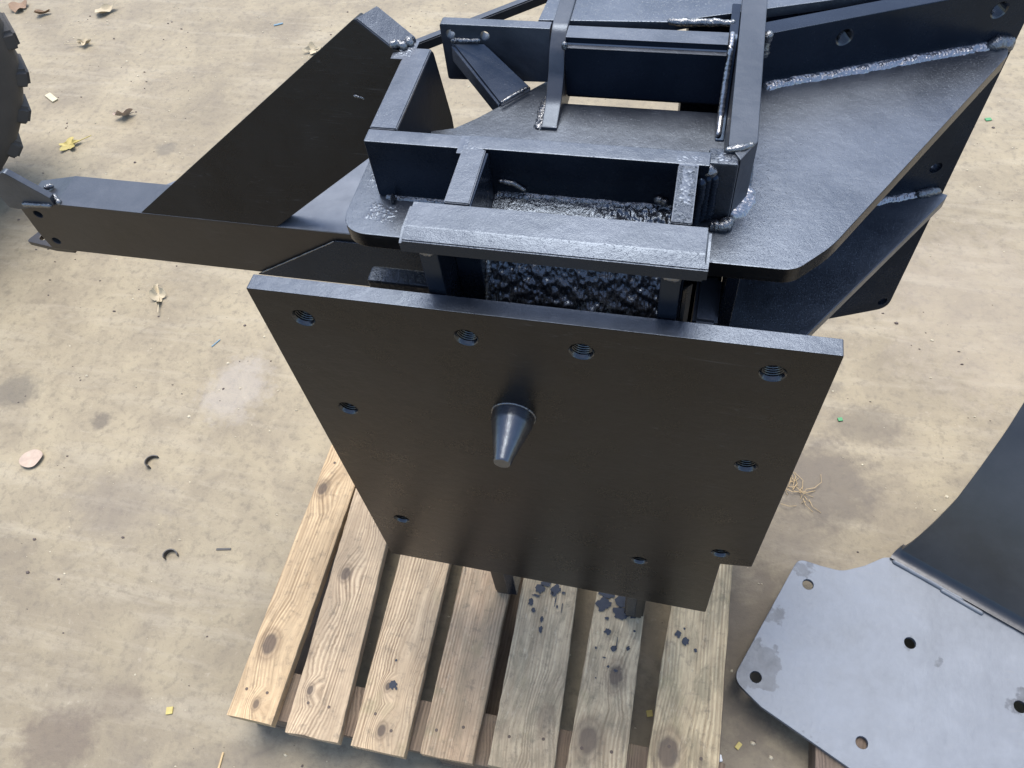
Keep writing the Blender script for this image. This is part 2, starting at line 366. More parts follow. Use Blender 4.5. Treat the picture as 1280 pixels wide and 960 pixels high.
def fillet(name, path, ua, ub, wd, mat, parent=None, seed=0, bulge=.18, rag=.22):
    """flat corner weld: a ribbon from one face to the other with ragged toes and fine ripples"""
    P = [V3(p) for p in path]; ua = V3(ua).normalized(); ub = V3(ub).normalized(); out_ = (ua + ub).normalized()
    seg = [(P[i + 1] - P[i]).length for i in range(len(P) - 1)]; L = sum(seg); n = int(L / .0013) + 2; bm = bmesh.new(); rows = []; m_ = 10
    for i in range(n + 1):
        s_ = L * i / n; k = 0; q = s_
        while k < len(seg) - 1 and q > seg[k]: q -= seg[k]; k += 1
        c = P[k] + (P[k + 1] - P[k]).normalized() * q
        e = min(1, min(s_, L - s_) / (wd * .8)); e = math.sqrt(max(.01, 1 - (1 - e) ** 2))
        wa = wd * e * (1 + rag * noise.noise(c * 55 + V3((seed, 0, 0))) + rag * .6 * noise.noise(c * 210 + V3((seed, 5, 0)))); wb = wd * e * (1 + rag * noise.noise(c * 60 + V3((0, seed, 0))) + rag * .6 * noise.noise(c * 230))
        row = []
        wa *= 1.15; wb *= .62
        a = c + ua * wa - ub * .0008; b = c + ub * wb - ua * .0008
        for j in range(m_ + 1):
            t = j / m_; p = a.lerp(b, t); h = math.sin(math.pi * t)
            rp_h = .10 * math.sin((s_ - .35 * wd * h) * 2 * math.pi / .0042) * h
            nn = .16 * noise.noise(p * 130 + V3((0, 0, seed))) + .13 * noise.noise(p * 420)
            row.append(bm.verts.new(p + out_ * wd * e * (bulge * h + (rp_h + nn) * min(1, h * 2))))
        rows.append(row)
    for a, b in zip(rows, rows[1:]):
        for j in range(m_): bm.faces.new((a[j], a[j + 1], b[j + 1], b[j]))
    return from_bm(name, bm, mat, parent, smooth=180)
def bar(name, a, b, wd, ht, mat, parent=None, bev=.0015):
    a = V3(a); b = V3(b); d = (b - a).normalized(); s = d.cross(V3((0, 0, 1))).normalized() * wd / 2; u = V3((0, 0, -ht))
    return hexa(name, [a - s, a + s, b + s, b - s], u, mat, parent, bev)

def dark_sides(o, mat, zlim=.45):  # paints shade in: steep faces get the darker material
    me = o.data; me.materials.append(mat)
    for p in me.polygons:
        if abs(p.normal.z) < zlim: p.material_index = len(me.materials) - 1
def skin(name, x0, x1, y0, y1, z, amp, mat, parent, seed=0, n=110):
    """patch of spattered weld metal lying on a flat top: lumps that rise out of the plate"""
    bm = bmesh.new(); rows = []
    for j in range(n + 1):
        row = []
        for i in range(n + 1):
            u, v = i / n, j / n; p = V3((x0 + (x1 - x0) * u, y0 + (y1 - y0) * v, z))
            e = min(u, 1 - u, v, 1 - v) * 4 + .5 * noise.noise(p * 60 + V3((seed, 0, 0))) - .25
            h = amp * (.55 * abs(noise.noise(p * 160 + V3((0, seed, 0)))) + .5 * noise.noise(p * 90) + .35 * noise.noise(p * 420)) + amp * .25
            row.append(bm.verts.new(p + V3((0, 0, h * max(0, min(1, e)) - .0006))))
        rows.append(row)
    for a, b in zip(rows, rows[1:]):
        for i in range(n): bm.faces.new((a[i], a[i + 1], b[i + 1], b[i]))
    return from_bm(name, bm, mat, parent, smooth=180)

# ---------------------------------------------------------------- ground
bm = bmesh.new(); bmesh.ops.create_grid(bm, x_segments=8, y_segments=8, size=60)
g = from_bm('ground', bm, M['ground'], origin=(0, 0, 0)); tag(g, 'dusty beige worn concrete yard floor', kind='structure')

# ================================================================ the welded steel attachment
A = empty('steel_attachment', (0, .25, .13))
tag(A, 'large black painted welded steel attachment frame standing upright on the wooden pallet', 'machine part')
TOP, GZ = 1.156, 1.08

# bolted front plate with its notch at the lower right
holes = [(-.248, 1.028), (-.064, 1.028), (.058, 1.028), (.246, 1.030), (-.246, .843), (.25, .840), (-.245, .502), (.142, .494), (.255, .573)]
out = rpoly([(-.300, 1.070), (-.300, .331), (.264, .310), (.260, .533), (.304, .541), (.302, 1.071)], [.002, .004, .004, .003, .004, .002], 3)
fp = plate('front_plate', out, .02, XZ(0.0), M['face'], A, holes=[(x, z, .0132) for x, z in holes], bev=.0009, hole_n=32, mat2=M['top'])
fp['label'] = 'big flat black plate with threaded holes and a pointed peg'
def thread_mesh():
    bm = bmesh.new(); n = 32; rows = []; prof = [(-.0004, .0134), (.0008, .0122)]; y = .0008
    while y < .0180: prof += [(y + .0014, .0106), (y + .0028, .0125)]; y += .0028
    for (yy, r) in prof: rows.append([bm.verts.new((r * math.cos(2 * math.pi * i / n), yy + .0022 * i / n * (0 if yy < .001 else 1), r * math.sin(2 * math.pi * i / n))) for i in range(n)])
    for a, b in zip(rows, rows[1:]):
        for i in range(n): bm.faces.new((a[i], b[i], b[(i + 1) % n], a[(i + 1) % n]))
    me = bpy.data.meshes.new('threaded_hole'); bm.to_mesh(me); bm.free(); me.materials.append(M['thread']); me.shade_flat(); return me
tm = thread_mesh()
for x, z in holes:
    o = bpy.data.objects.new('threaded_hole', tm); COL.objects.link(o); o.parent = fp; o.location = (x - A.location.x, -A.location.y + .0003, z - A.location.z)

# pointed locating peg on the front plate
bm = bmesh.new(); n = 32; px, pz = -.025, .8835; rows = []
for (yy, r) in [(0.002, .0262), (-.002, .0262), (-.004, .0256), (-.012, .0250), (-.016, .0238), (-.058, .0118), (-.064, .0108), (-.066, .0096), (-.066, .0001)]:
    rows.append([bm.verts.new((px + r * math.cos(2 * math.pi * i / n), yy, pz + r * math.sin(2 * math.pi * i / n))) for i in range(n)])
for a, b in zip(rows, rows[1:]):
    for i in range(n): bm.faces.new((a[i], a[(i + 1) % n], b[(i + 1) % n], b[i]))
peg = from_bm('locating_peg', bm, M['steel'], A, smooth=30)
peg['label'] = 'glossy dark steel tapered peg sticking out of the front plate'
bead('weld_bead', [(px + .0262 * math.cos(a), -.0005, pz + .0262 * math.sin(a)) for a in [math.pi * 2 * k / 24 for k in range(25)]], .0012, M['weld'], A, lump=.2, sides=6, ends=False)

# bar across the front on two posts
bm = bmesh.new(); prof = [(.063, TOP), (.0300, TOP), (.0155, 1.1505), (.0165, 1.1330), (.063, 1.1330)]
a = [bm.verts.new((-.118, y, z)) for y, z in prof]; b = [bm.verts.new((.169, y, z)) for y, z in prof]
bm.faces.new(a); bm.faces.new(b[::-1])
for i in range(5): bm.faces.new((a[i], b[i], b[(i + 1) % 5], a[(i + 1) % 5]))
bmesh.ops.bevel(bm, geom=[e for e in bm.edges if abs(e.verts[0].co.x - e.verts[1].co.x) < .01 and e.verts[0].co.y > .02], offset=.004, segments=3, affect='EDGES')
bmesh.ops.bevel(bm, geom=[e for e in bm.edges if abs(e.verts[0].co.x - e.verts[1].co.x) > .2], offset=.0012, segments=2, affect='EDGES')
fb = from_bm('front_bar', bm, M['top'], A); dark_sides(fb, M['shaded'])
box('post', -.104, -.0845, .0225, .062, .15, 1.134, M['shaded'], A, bev=.002)
box('post', .1285, .1475, .0225, .062, .15, 1.134, M['shaded'], A, bev=.002)
bead('weld_bead', [(-.103, .024, 1.131), (-.086, .022, 1.131)], .0045, M['weld'], A, seed=1)
bead('weld_bead', [(.129, .022, 1.131), (.147, .022, 1.131)], .0045, M['weld'], A, seed=2)
hexa('side_strip', [(.1505, .022, 1.112), (.1535, .022, 1.118), (.1585, .028, 1.118), (.1505, .028, 1.112)], (0, 0, -.5), M['face'], A, bev=.0006)
# feet
hexa('foot', [(-.130, .024, .40), (-.094, .024, .40), (-.094, .066, .40), (-.130, .066, .40)], (0, 0, -.262), M['beam'], A, bev=.004)
hexa('foot', [(.126, .024, .40), (.163, .024, .40), (.163, .066, .40), (.126, .066, .40)], (0, 0, -.262), M['beam'], A, bev=.004)
# inner webs of the pocket behind the bar
box('pocket_web', -.0845, -.0575, .0635, .1405, .55, TOP - .0015, M['shaded'], A, bev=.0015)
box('pocket_web', -.1040, -.0846, .0625, .0900, .30, 1.125, M['shaded'], A, bev=.0015)
box('pocket_web', .131, .150, .0635, .1405, .55, TOP - .001, M['shaded'], A, bev=.0015)
hexa('top_strip', [(-.0845, .0635, TOP + .0015), (-.0590, .0635, TOP + .0015), (-.0605, .1415, TOP + .0015), (-.0850, .1415, TOP + .0015)], (0, 0, -.006), M['top'], A, bev=.001)
hexa('top_strip', [(.1312, .0635, TOP + .001), (.1503, .0635, TOP + .001), (.1500, .1415, TOP + .001), (.1308, .1415, TOP + .001)], (0, 0, -.006), M['scab'], A, bev=.001)
# cross bars
dark_sides(box('cross_bar', -.1925, -.0825, .1420, .1620, GZ + .0005, TOP, M['top'], A, bev=.0015), M['shaded'])
dark_sides(box('cross_bar', -.0820, .1605, .1425, .1625, GZ + .0005, TOP + .001, M['top'], A, bev=.0015), M['shaded'])
# left diagonal wall bar, painted dark for its reflection, with a lighter top strip
plate('side_wall', rpoly([(.1625, TOP - .003), (.309, TOP - .003), (.333, 1.04), (.333, 1.0), (.1625, 1.0)], [0, .012, 0, 0, 0]),   .029, YZ(-.1915), M['matte'], A, bev=.0015)
hexa('top_strip', [(-.1918, .1625, TOP + .001), (-.1622, .1625, TOP + .001), (-.1622, .304, TOP), (-.1918, .304, TOP)], (0, 0, -.005), M['top'], A, bev=.0012)
# lumpy sloping floor in the pocket
def lumpy(name, x0, x1, prof, nx, ny, amp, mat, parent, flat_until=0.0):
    bm = bmesh.new(); rows = []
    tot = [0]
    for p, q in zip(prof, prof[1:]): tot.append(tot[-1] + math.hypot(q[0] - p[0], q[1] - p[1]))
    for j in range(ny + 1):
        s = tot[-1] * j / ny; k = max(i for i in range(len(prof) - 1) if tot[i] <= s + 1e-9)
        f = (s - tot[k]) / (tot[k + 1] - tot[k]); y = prof[k][0] * (1 - f) + prof[k + 1][0] * f; z = prof[k][1] * (1 - f) + prof[k + 1][1] * f
        row = []
        for i in range(nx + 1):
            x = x0 + (x1 - x0) * i / nx; p = V3((x, y, z))
            a_ = amp * (.07 if s < flat_until else min(1, .3 + (s - flat_until) / .02))
            if s < flat_until and x > .045: a_ = amp * min(1, .2 + (x - .045) / .05)
            w1 = noise.noise(p * 110); w2 = abs(noise.noise(p * 190 + V3((4, 1, 7)))); w3 = noise.noise(p * 380)
            h = a_ * (.8 * w1 + 1.1 * (.5 - w2) + .35 * w3)
            row.append(bm.verts.new(p + V3((0, -.75, .66)) * h))
        rows.append(row)
    for a, b in zip(rows, rows[1:]):
        for i in range(nx): bm.faces.new((a[i], b[i], b[i + 1], a[i + 1]))
    return from_bm(name, bm, mat, parent, smooth=180)
rp = lumpy('cast_floor', -.0572, .1305, [(.143, 1.100), (.100, 1.090), (.072, 1.040), (.0225, .940), (.0225, .60)], 210, 260, .0042, M['rough'], A, .040)
rp['label'] = 'lumpy glossy black cast surface inside the pocket'
fillet('weld_bead', [(-.057, .1425, 1.0990), (.131, .1425, 1.0990)], (0, -1, -.1), (0, 0, 1), .0048, M['weld'], A, seed=3, rag=.5)
bead('weld_bead', [(-.052, .1405, 1.118), (-.035, .1405, 1.116), (-.022, .139, 1.108)], .0022, M['weld'], A, lump=.6, seed=33)
bead('weld_bead', [(.110, .1400, 1.112), (.125, .139, 1.108)], .0035, M['weld'], A, lump=.8, seed=34)
bead('weld_bead', [(-.0560, .135, 1.09), (-.0560, .100, 1.090), (-.0560, .072, 1.040), (-.0560, .0235, .940)], .0030, M['weld'], A, lump=.7, seed=4)

# upper gusset plate
gp = rpoly([(.487, .458), (.290, .128), (.255, .0905), (.132, .0905), (.132, .1408), (-.058, .1408), (-.058, .083), (-.222, .083), (-.222, .215), (-.190, .245), (-.165, .255),
            (-.136, .264), (-.114, .284), (-.060, .343), (-.0345, .372), (-.0345, .322), (.165, .322), (.205, .322), (.205, .3725), (.476, .482), (.490, .474)],
           [.0, .13, .03, 0, 0, 0, 0, .035, .01, 0, 0, 0, 0, 0, 0, 0, 0, 0, 0, .0, 0], 8)
plate('gusset_plate', gp, .020, XY(GZ), M['gusset'], A, bev=.0010, mat2=M['face'])
# rough weathered skin of the left ear of the gusset: a pad of weld metal
# rear plate (slanted) with bolt holes
ca, sa = math.cos(math.radians(21.7)), math.sin(math.radians(21.7))
RF = ((.214, .3765, 0), (ca, sa, 0), (0, 0, 1), (-sa, ca, 0))
rear = plate('rear_plate', rpoly([(-.03, 1.148), (.3085, 1.152), (.3085, .577), (.16, .577), (-.03, .60)], [0, .004, .02, 0, 0]), .022, RF, M['shaded'], A,
      holes=[(.086, 1.126, .0095), (.268, 1.125, .0095), (.279, .891, .0085), (.293, .598, .0080)], bev=.0012, hole_n=24)
def ringmesh(r0, r1, depth):
    bm = bmesh.new(); n = 24; rows = []; prof = [(0, r0 + .0006)] ; y = 0
    while y < depth: prof += [(y + .0012, r1), (y + .0024, r0)]; y += .0024
    for (yy, r) in prof: rows.append([bm.verts.new((r * math.cos(2 * math.pi * i / n), yy, r * math.sin(2 * math.pi * i / n))) for i in range(n)])
    for a, b in zip(rows, rows[1:]):
        for i in range(n): bm.faces.new((a[i], b[i], b[(i + 1) % n], a[(i + 1) % n]))
    me = bpy.data.meshes.new('threaded_hole'); bm.to_mesh(me); bm.free(); me.materials.append(M['thread']); return me
rm = ringmesh(.0098, .0086, .02)
for s, z in ((.086, 1.126), (.268, 1.125)):
    o = bpy.data.objects.new('threaded_hole', rm); COL.objects.link(o); o.parent = rear
    o.location = V3((.214 + ca * s, .3765 + sa * s, z)) - A.location; o.rotation_euler = (0, 0, math.radians(21.7))
def rp_(s, d, z): return (.214 + ca * s - sa * d, .3765 + sa * s + ca * d, z)
fillet('weld_bead', [rp_(-.002, 0, GZ), rp_(.285, 0, GZ)], (sa, -ca, 0), (0, 0, 1), .0085, M['weldb'], A, seed=5)
bead('weld_bead', [rp_(.268, -.005, GZ + .003), rp_(.303, -.004, GZ + .001)], .0075, M['weld'], A, rip=.1, lump=.55, seed=6, sides=14)
bead('weld_bead', [(.2075, .371, 1.12), (.2085, .374, 1.152)], .0045, M['weld'], A, lump=.6, seed=7)
# lower gusset
g2 = rpoly([(.500, .470), (.320, .206), (.30, .176), (.2065, .14), (.2065, .372), (.488, .484), (.503, .478)], [0, .02, .05, 0, 0, 0, 0], 6)
plate('lower_gusset_plate', g2, .018, XY(.847), M['gusset'], A, bev=.0015)
fillet('weld_bead', [rp_(.05, 0, .847), rp_(.285, 0, .847)], (sa, -ca, 0), (0, 0, 1), .0078, M['weldb'], A, seed=8)
bead('weld_bead', [rp_(.262, -.004, .850), rp_(.300, -.004, .848)], .0060, M['weld'], A, rip=.1, lump=.5, seed=9, sides=12)
box('web', .1925, .2060, .0925, .50, .50, GZ - .0205, M['shaded'], A, bev=.0015)
bx_ = hexa('web_block', [(.1655, .083, .993), (.1923, .083, .993), (.1923, .1423, 1.004), (.1655, .1423, 1.004)], (0, 0, -.3), M['weld2'], A, bev=.004)  # lighter weld paint stands in for the bright sheen on this block
box('web', -.1135, -.1050, .0930, .225, .50, GZ - .0205, M['face'], A, bev=.0012)
box('back_web', .1505, .1920, .1425, .1475, .50, GZ - .0205, M['shaded'], A, bev=.001)
box('web_block', -.2150, -.1140, .0935, .118, .80, .990, M['scab'], A, bev=.004)

# long top rail running back on the right
tr = plate('top_rail', [(.1755, .62), (.1755, .176), (.1885, .155), (.2035, .1835), (.2035, .62)], .0755, XY(TOP), M['edge'], A, bev=.0015)
box('pocket_block', .1580, .1875, .1500, .1735, GZ + .0005, TOP - .002, M['scab'], A, bev=.003)
for i, (x, y) in enumerate(((.1535, .139), (.1600, .1455), (.1660, .1470))):
    bead('weld_bead', [(x, y, GZ + .002), (x + .0006, y, TOP - .012)], .0042, M['shaded'], A, lump=.35, seed=10 + i)
bead('weld_bead', [(.1680, .138, GZ + .003), (.180, .137, GZ + .004), (.192, .148, GZ + .004)], .0058, M['weld'], A, lump=.8, seed=14, sides=14)
fillet('weld_bead', [(.189, .1545, GZ), (.2037, .1835, GZ), (.2037, .205, GZ)], (.9, -.3, 0), (0, 0, 1), .0095, M['weldb'], A, seed=15)
fillet('weld_bead', [(.2036, .200, GZ), (.2036, .372, GZ)], (1, 0, 0), (0, 0, 1), .0050, M['gusset'], A, seed=45)
bead('weld_bead', [(.172, .168, TOP - .001), (.188, .172, TOP), (.201, .181, TOP - .001)], .0034, M['weld'], A, lump=.8, seed=16)
bead('weld_bead', [(.157, .150, TOP - .004), (.163, .149, TOP - .02)], .006, M['weld'], A, lump=.9, seed=17)
# rectangular tube between the curved cheeks
bm = bmesh.new(); prof = [(.330, 1.078), (.330, TOP), (.3685, TOP), (.3685, 1.078)]
a = [bm.verts.new((-.0135, y, z)) for y, z in prof]; b = [bm.verts.new((.1648, y, z)) for y, z in prof]
bm.faces.new(a); bm.faces.new(b[::-1])
for i in range(4): bm.faces.new((a[i], b[i], b[(i + 1) % 4], a[(i + 1) % 4]))
bmesh.ops.bevel(bm, geom=[e for e in bm.edges if abs(e.verts[0].co.x - e.verts[1].co.x) > .1], offset=.008, segments=9, affect='EDGES')
rt = from_bm('rectangular_tube', bm, M['top'], A); dark_sides(rt, M['shaded'], .25); rt.data.materials.append(M['gloss2'])
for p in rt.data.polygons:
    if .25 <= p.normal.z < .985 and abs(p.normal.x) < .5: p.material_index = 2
hk = [(.40, TOP), (.362, TOP)] + [(.275 + .085 * math.cos(t) , 1.066 + .088 * math.sin(t)) for t in [math.radians(x) for x in (74, 60, 48, 36)]][:0]
hk = rpoly([(.42, TOP), (.358, TOP), (.338, 1.138), (.325, 1.115), (.305, 1.095), (.272, 1.083), (.268, 1.0605), (.42, 1.0605)], [0, .02, .03, .03, .03, .004, 0, 0], 5)
plate('curved_cheek', hk, .019, YZ(-.0335), M['edge'], A, bev=.002)
plate('curved_cheek', [(y, z - .002) for y, z in hk], .0098, YZ(.1652), M['shaded'], A, bev=.001)
fillet('weld_bead', [(-.0335, .330, GZ), (-.0335, .270, GZ)], (-1, 0, 0), (0, 0, 1), .0085, M['weld'], A, seed=18)
skin('weld_skin', -.0335, -.0148, .272, .292, 1.0842, .0016, M['weld2'], A, 9, 50)
bead('weld_bead', [(.1685, .366, TOP - .003), (.1685, .340, TOP - .005), (.1680, .322, 1.12), (.1680, .300, 1.092), (.1680, .275, 1.084)], .0028, M['weldb'], A, lump=.3, seed=19)
bead('weld_bead', [(-.0138, .333, TOP - .002), (-.0138, .331, TOP - .012)], .003, M['weld'], A, lump=.5, seed=20)
# rear deck plate with the dark flange below its edge
bd = [(-.052, .3735), (.100, .3805), (.118, .3875), (.34, .4575), (.34, .66), (-.030, .66)]
plate('rear_deck_plate', bd, .012, XY(TOP - .003), M['gusset'], A, bev=.001)
bead('weld_bead', [(.095, .3830, TOP - .004), (.13, .3850, TOP - .005), (.172, .385, TOP - .004)], .0034, M['weld'], A, lump=.7, seed=21)
plate('rear_flange', [(-.10, TOP - .016), (.23, TOP - .016), (.23, .98), (-.10, .98)], .010, ((.215, .420, 0), (.952, .305, 0), (0, 0, 1), (-.305, .952, 0)), M['shaded'], A)
# rear left lug plate and the stub tube
plate('lug_plate', rpoly([(-.1665, TOP), (-.0345, TOP), (-.0345, 1.085), (-.1665, 1.081)], [.004, 0, 0, .004]), .014, XZ(.3525), M['top'], A, holes=[(-.1545, 1.1430, .0055), (-.1125, 1.1430, .0055)], bev=.001)
hexa('stub_tube', [(-.1570, .3515, 1.1340), (-.1130, .3515, 1.1360), (-.0570, .343, 1.084), (-.0900, .306, 1.084)], (-.001, 0, -.026), M['top'], A, bev=.003)
bead('weld_bead', [(-.155, .3505, 1.136), (-.117, .3505, 1.138)], .0026, M['weld'], A, lump=.4, seed=22)
bead('weld_bead', [(-.0880, .3045, 1.088), (-.0745, .320, 1.089), (-.0605, .336, 1.089)], .0018, M['weld'], A, lump=.4, seed=23)
bar('brace_bar', (-.235, .405, 1.09), (-.02, .588, 1.09), .012, .014, M['edge'], A)

# left beam, its lug and its ear
BF = .2290
beam_out = [(-.763, .9185), (-.800, .9100), (-.834, .902), (-.837, .852), (-.834, .8145), (-.60, .8140), (-.40, .8135), (-.150, .813), (-.150, .915), (-.45, .917)]
bo = rpoly(beam_out, [.004, 0, .002, .002, .004, 0, 0, 0, .004, 0])
bmp = plate('beam', bo, .0615, XZ(BF), M['beam'], A, holes=[(-.8145, .8350, .0068), (-.8095, .8925, .0070)], bev=.0012, mat2=M['edge'])
plate('beam_ear', rpoly([(-.827, .968), (-.812, .976), (-.763, .932), (-.765, .917), (-.836, .9012), (-.852, .902), (-.853, .934)], [.006, .006, 0, 0, 0, .004, .006], 3), .010, XZ(BF - .0015), M['edge'], A, bev=.001)
plate('beam_lug', rpoly([(-.892, .240), (-.880, .268), (-.80, .285), (-.80, .2325), (-.835, .2325)], [.006, .006, 0, 0, 0]), .008, XY(.8128), M['beam'], A, holes=[(-.866, .252, .0065)], bev=.001)
bead('weld_bead', [(-.765, BF + .004, .9205), (-.768, BF + .012, .924), (-.755, BF + .001, .9175)], .0035, M['weld'], A, lump=.9, seed=24)
bead('weld_bead', [(-.820, BF - .003, .915), (-.79, BF - .003, .917), (-.768, BF - .002, .917)], .0030, M['weld'], A, lump=.3, seed=25)
bead('weld_bead', [(-.805, .262, .9155), (-.790, .268, .9155)], .0035, M['weld'], A, lump=.9, seed=26)
# thin dark plate over the right part of the beam
plate('overlay_plate', [(-.475, .812), (-.325, .903), (-.160, .903), (-.160, .812)], .003, XZ(BF - .0035), M['shaded'], A, bev=.0005)
bead('weld_bead', [(-.468, BF - .003, .8165), (-.327, BF - .003, .902)], .0009, M['weld'], A, lump=.9, seed=27, sides=6)
box('beam_sheen', -.415, -.152, .2300, .2898, .9140, .9170, M['sky_sheen'], A, bev=.0008)  # pale strip added on the beam top for its sky reflection
plate('shelf_plate', [(-.62, .2915), (-.160, .2915), (-.160, .44), (-.45, .44)], .010, XY(.913), M['sky_sheen'], A)
# diagonal wing brace leaning back from the beam
nw = V3((0, .9664, -.2566)); vw = V3((0, .2566, .9664)); wO = V3((0, .2292, .9150))
def wv(z): return (z - .915) / .9664
wing = [(-.623, wv(.917)), (-.411, wv(.915)), (-.250, wv(1.031)), (-.193, wv(1.065)), (-.1925, wv(1.155)), (-.207, wv(1.161)), (-.247, wv(1.190))]
plate('wing_plate', rpoly(wing, [0, 0, 0, 0, 0, .002, .003], 2), .024, (wO, (1, 0, 0), vw, nw), M['face'], A, bev=.001)
hexa('brace_end', [(-.2455, .3025, 1.1905), (-.207, .2945, 1.1625), (-.1835, .3160, 1.1620), (-.2285, .3300, 1.1900)], (.002, .004, -.03), M['top'], A, bev=.0012)
bead('weld_bead', [(-.210, .296, 1.163), (-.200, .303, 1.160), (-.190, .300, 1.158)], .0042, M['weld'], A, lump=.8, seed=28)
bead('weld_bead', [(-.196, .312, 1.159), (-.184, .306, 1.158)], .005, M['weld'], A, lump=.7, seed=29)
bead('weld_bead', [(-.262, .278, 1.106), (-.243, .281, 1.098), (-.236, .281, 1.090)], .0014, M['weld'], A, lump=.5, seed=30)
fillet('weld_bead', [(-.1850, .142, GZ), (-.105, .142, GZ)], (0, -1, 0), (0, 0, 1), .0045, M['weld'], A, seed=31)
bead('weld_bead', [(-.176, .134, GZ + .005), (-.170, .134, GZ + .005)], .0072, M['weld'], A, lump=.1, seed=32, rip=.02)
skin('weld_skin', -.2165, -.150, .094, .140, GZ, .0018, M['weld2'], A, 1)
skin('weld_skin', -.2190, -.190, .132, .212, GZ, .0020, M['weld2'], A, 2)
skin('weld_skin', .1315, .1500, .066, .161, TOP + .0012, .0012, M['weld2'], A, 3, 70)
skin('weld_skin', .120, .1600, .143, .162, TOP + .0010, .0014, M['weld2'], A, 4, 60)
skin('weld_skin', .1600, .1860, .151, .172, TOP - .0020, .0018, M['weld2'], A, 5, 60)
skin('weld_skin', -.0900, -.0640, .134, .161, TOP + .0010, .0012, M['weld2'], A, 6, 60)
skin('weld_skin', -.205, -.180, .282, .318, 1.1565, .0022, M['weld2'], A, 7, 60)

# ================================================================ pallet
PL = empty('wooden_pallet', (-.13, .35, 0)); tag(PL, 'weathered wooden pallet under the black steel attachment', 'pallet')
slats = [(-.586, -.500, -.583, -.500, -.297, 'wood'), (-.463, -.364, -.482, -.388, -.304, 'wood'), (-.333, -.236, -.346, -.246, -.302, 'wood'), (-.202, -.110, -.210, -.112, -.290, 'wood_brown2'),
         (-.076, .036, -.082, .022, -.285, 'wood_old'), (.062, .159, .067, .158, -.268, 'wood_old'), (.200, .317, .213, .318, -.250, 'wood_old')]
M['wood_brown2'] = wood('tan weathered pine', (.43, .31, .195), 31.0, 1.0, .35)
for i, (a0, a1, b0, b1, yf, mk) in enumerate(slats):
    bm = bmesh.new(); ny = 60; r_ = random.Random(i + 3); yb = .82
    rows = []
    for j in range(ny + 1):
        f = j / ny; y = yf + (yb - yf) * f
        k = (y - yf) / (.06 - yf)
        xl = a0 + (b0 - a0) * min(k, 2.2) + .0016 * noise.noise(V3((i, y * 9, 0))) + .0012 * noise.noise(V3((i, y * 50, 3)))
        xr = .006 + a1 + (b1 - a1) * min(k, 2.2) + .0016 * noise.noise(V3((i, y * 9, 8))) + .0012 * noise.noise(V3((i, y * 50, 5)))
        if j == 0: yj0 = yf
        c_ = .0022; zt_ = .130 + .0012 * noise.noise(V3((i * 3, y * 5, 1)))
        sec = [(xl, .103), (xl, zt_ - c_), (xl + c_, zt_ - .0004), (xl + (xr - xl) * .33, zt_), (xl + (xr - xl) * .66, zt_), (xr - c_ * 1.6, zt_ - .0006), (xr, zt_ - c_ * 1.6), (xr, .103)]
        rows.append([bm.verts.new((x, y + (.0 if j else .012 * (a0 + a1) * 0 + .004 * noise.noise(V3((x * 90, i, 0)))), z)) for x, z in sec])
    for p, q in zip(rows, rows[1:]):
        for k in range(len(p) - 1): bm.faces.new((p[k], q[k], q[k + 1], p[k + 1]))
        bm.faces.new((p[-1], q[-1], q[0], p[0]))
    bm.faces.new(rows[0]); bm.faces.new(rows[-1][::-1])
    me = bpy.data.meshes.new('slat'); bmesh.ops.recalc_face_normals(bm, faces=bm.faces); bm.to_mesh(me); bm.free()
    o = link('slat', me, M[mk], PL, smooth=40)
for (y0, y1) in ((-.285, -.195), (.22, .31), (.715, .805)):
    box('cross_board', -.575, .338, y0, y1, .0815, .1025, M['wood_brown'], PL, bev=.002)
for x0, x1 in ((-.575, -.475), (-.18, -.08), (.228, .335)):
    for (y0, y1) in ((-.285, -.195), (.22, .31), (.715, .805)): box('block', x0, x1, y0, y1, .0215, .0810, M['wood_brown'], PL, bev=.002)
    box('bottom_board', x0 - .002, x1 + .002, -.287, .808, .001, .0210, M['wood_brown'], PL, bev=.002)
nb_ = bpy.data.meshes.new('nail_head'); bmn = bmesh.new()
bmesh.ops.create_cone(bmn, cap_ends=True, segments=12, radius1=.0032, radius2=.0028, depth=.0016); bmn.to_mesh(nb_); bmn.free(); nb_.materials.append(M['rust'])
rn = random.Random(11)
for (a0, a1, b0, b1, yf, mk) in slats:
    for fx in (.25, .74):
        for yy in (yf + .05, .255):
            o = bpy.data.objects.new('nail_head', nb_); COL.objects.link(o); o.parent = PL
            xx_ = (a0 if yy < 0 else b0) + (a1 - a0) * (fx + rn.uniform(-.06, .06))
            o.location = V3((xx_, yy + rn.uniform(-.012, .012), .1300)) - PL.location
def spots(lst, seed):
    r_ = random.Random(seed); bm = bmesh.new()
    for (x, y, r, el) in lst:
        n = 24; ring = []; c = bm.verts.new((x, y, .1324)); ph = r_.random() * 9
        for i in range(n):
            a = 2 * math.pi * i / n; q = r * (1 + .55 * noise.noise(V3((math.cos(a) * 1.3 + ph, math.sin(a) * 1.3, seed))) + .3 * noise.noise(V3((math.cos(a) * 4 + ph, math.sin(a) * 4, seed))))
            ring.append(bm.verts.new((x + q * math.cos(a), y + q * el * math.sin(a), .1324)))
        for i in range(n): bm.faces.new((c, ring[i], ring[(i + 1) % n]))
    return bm
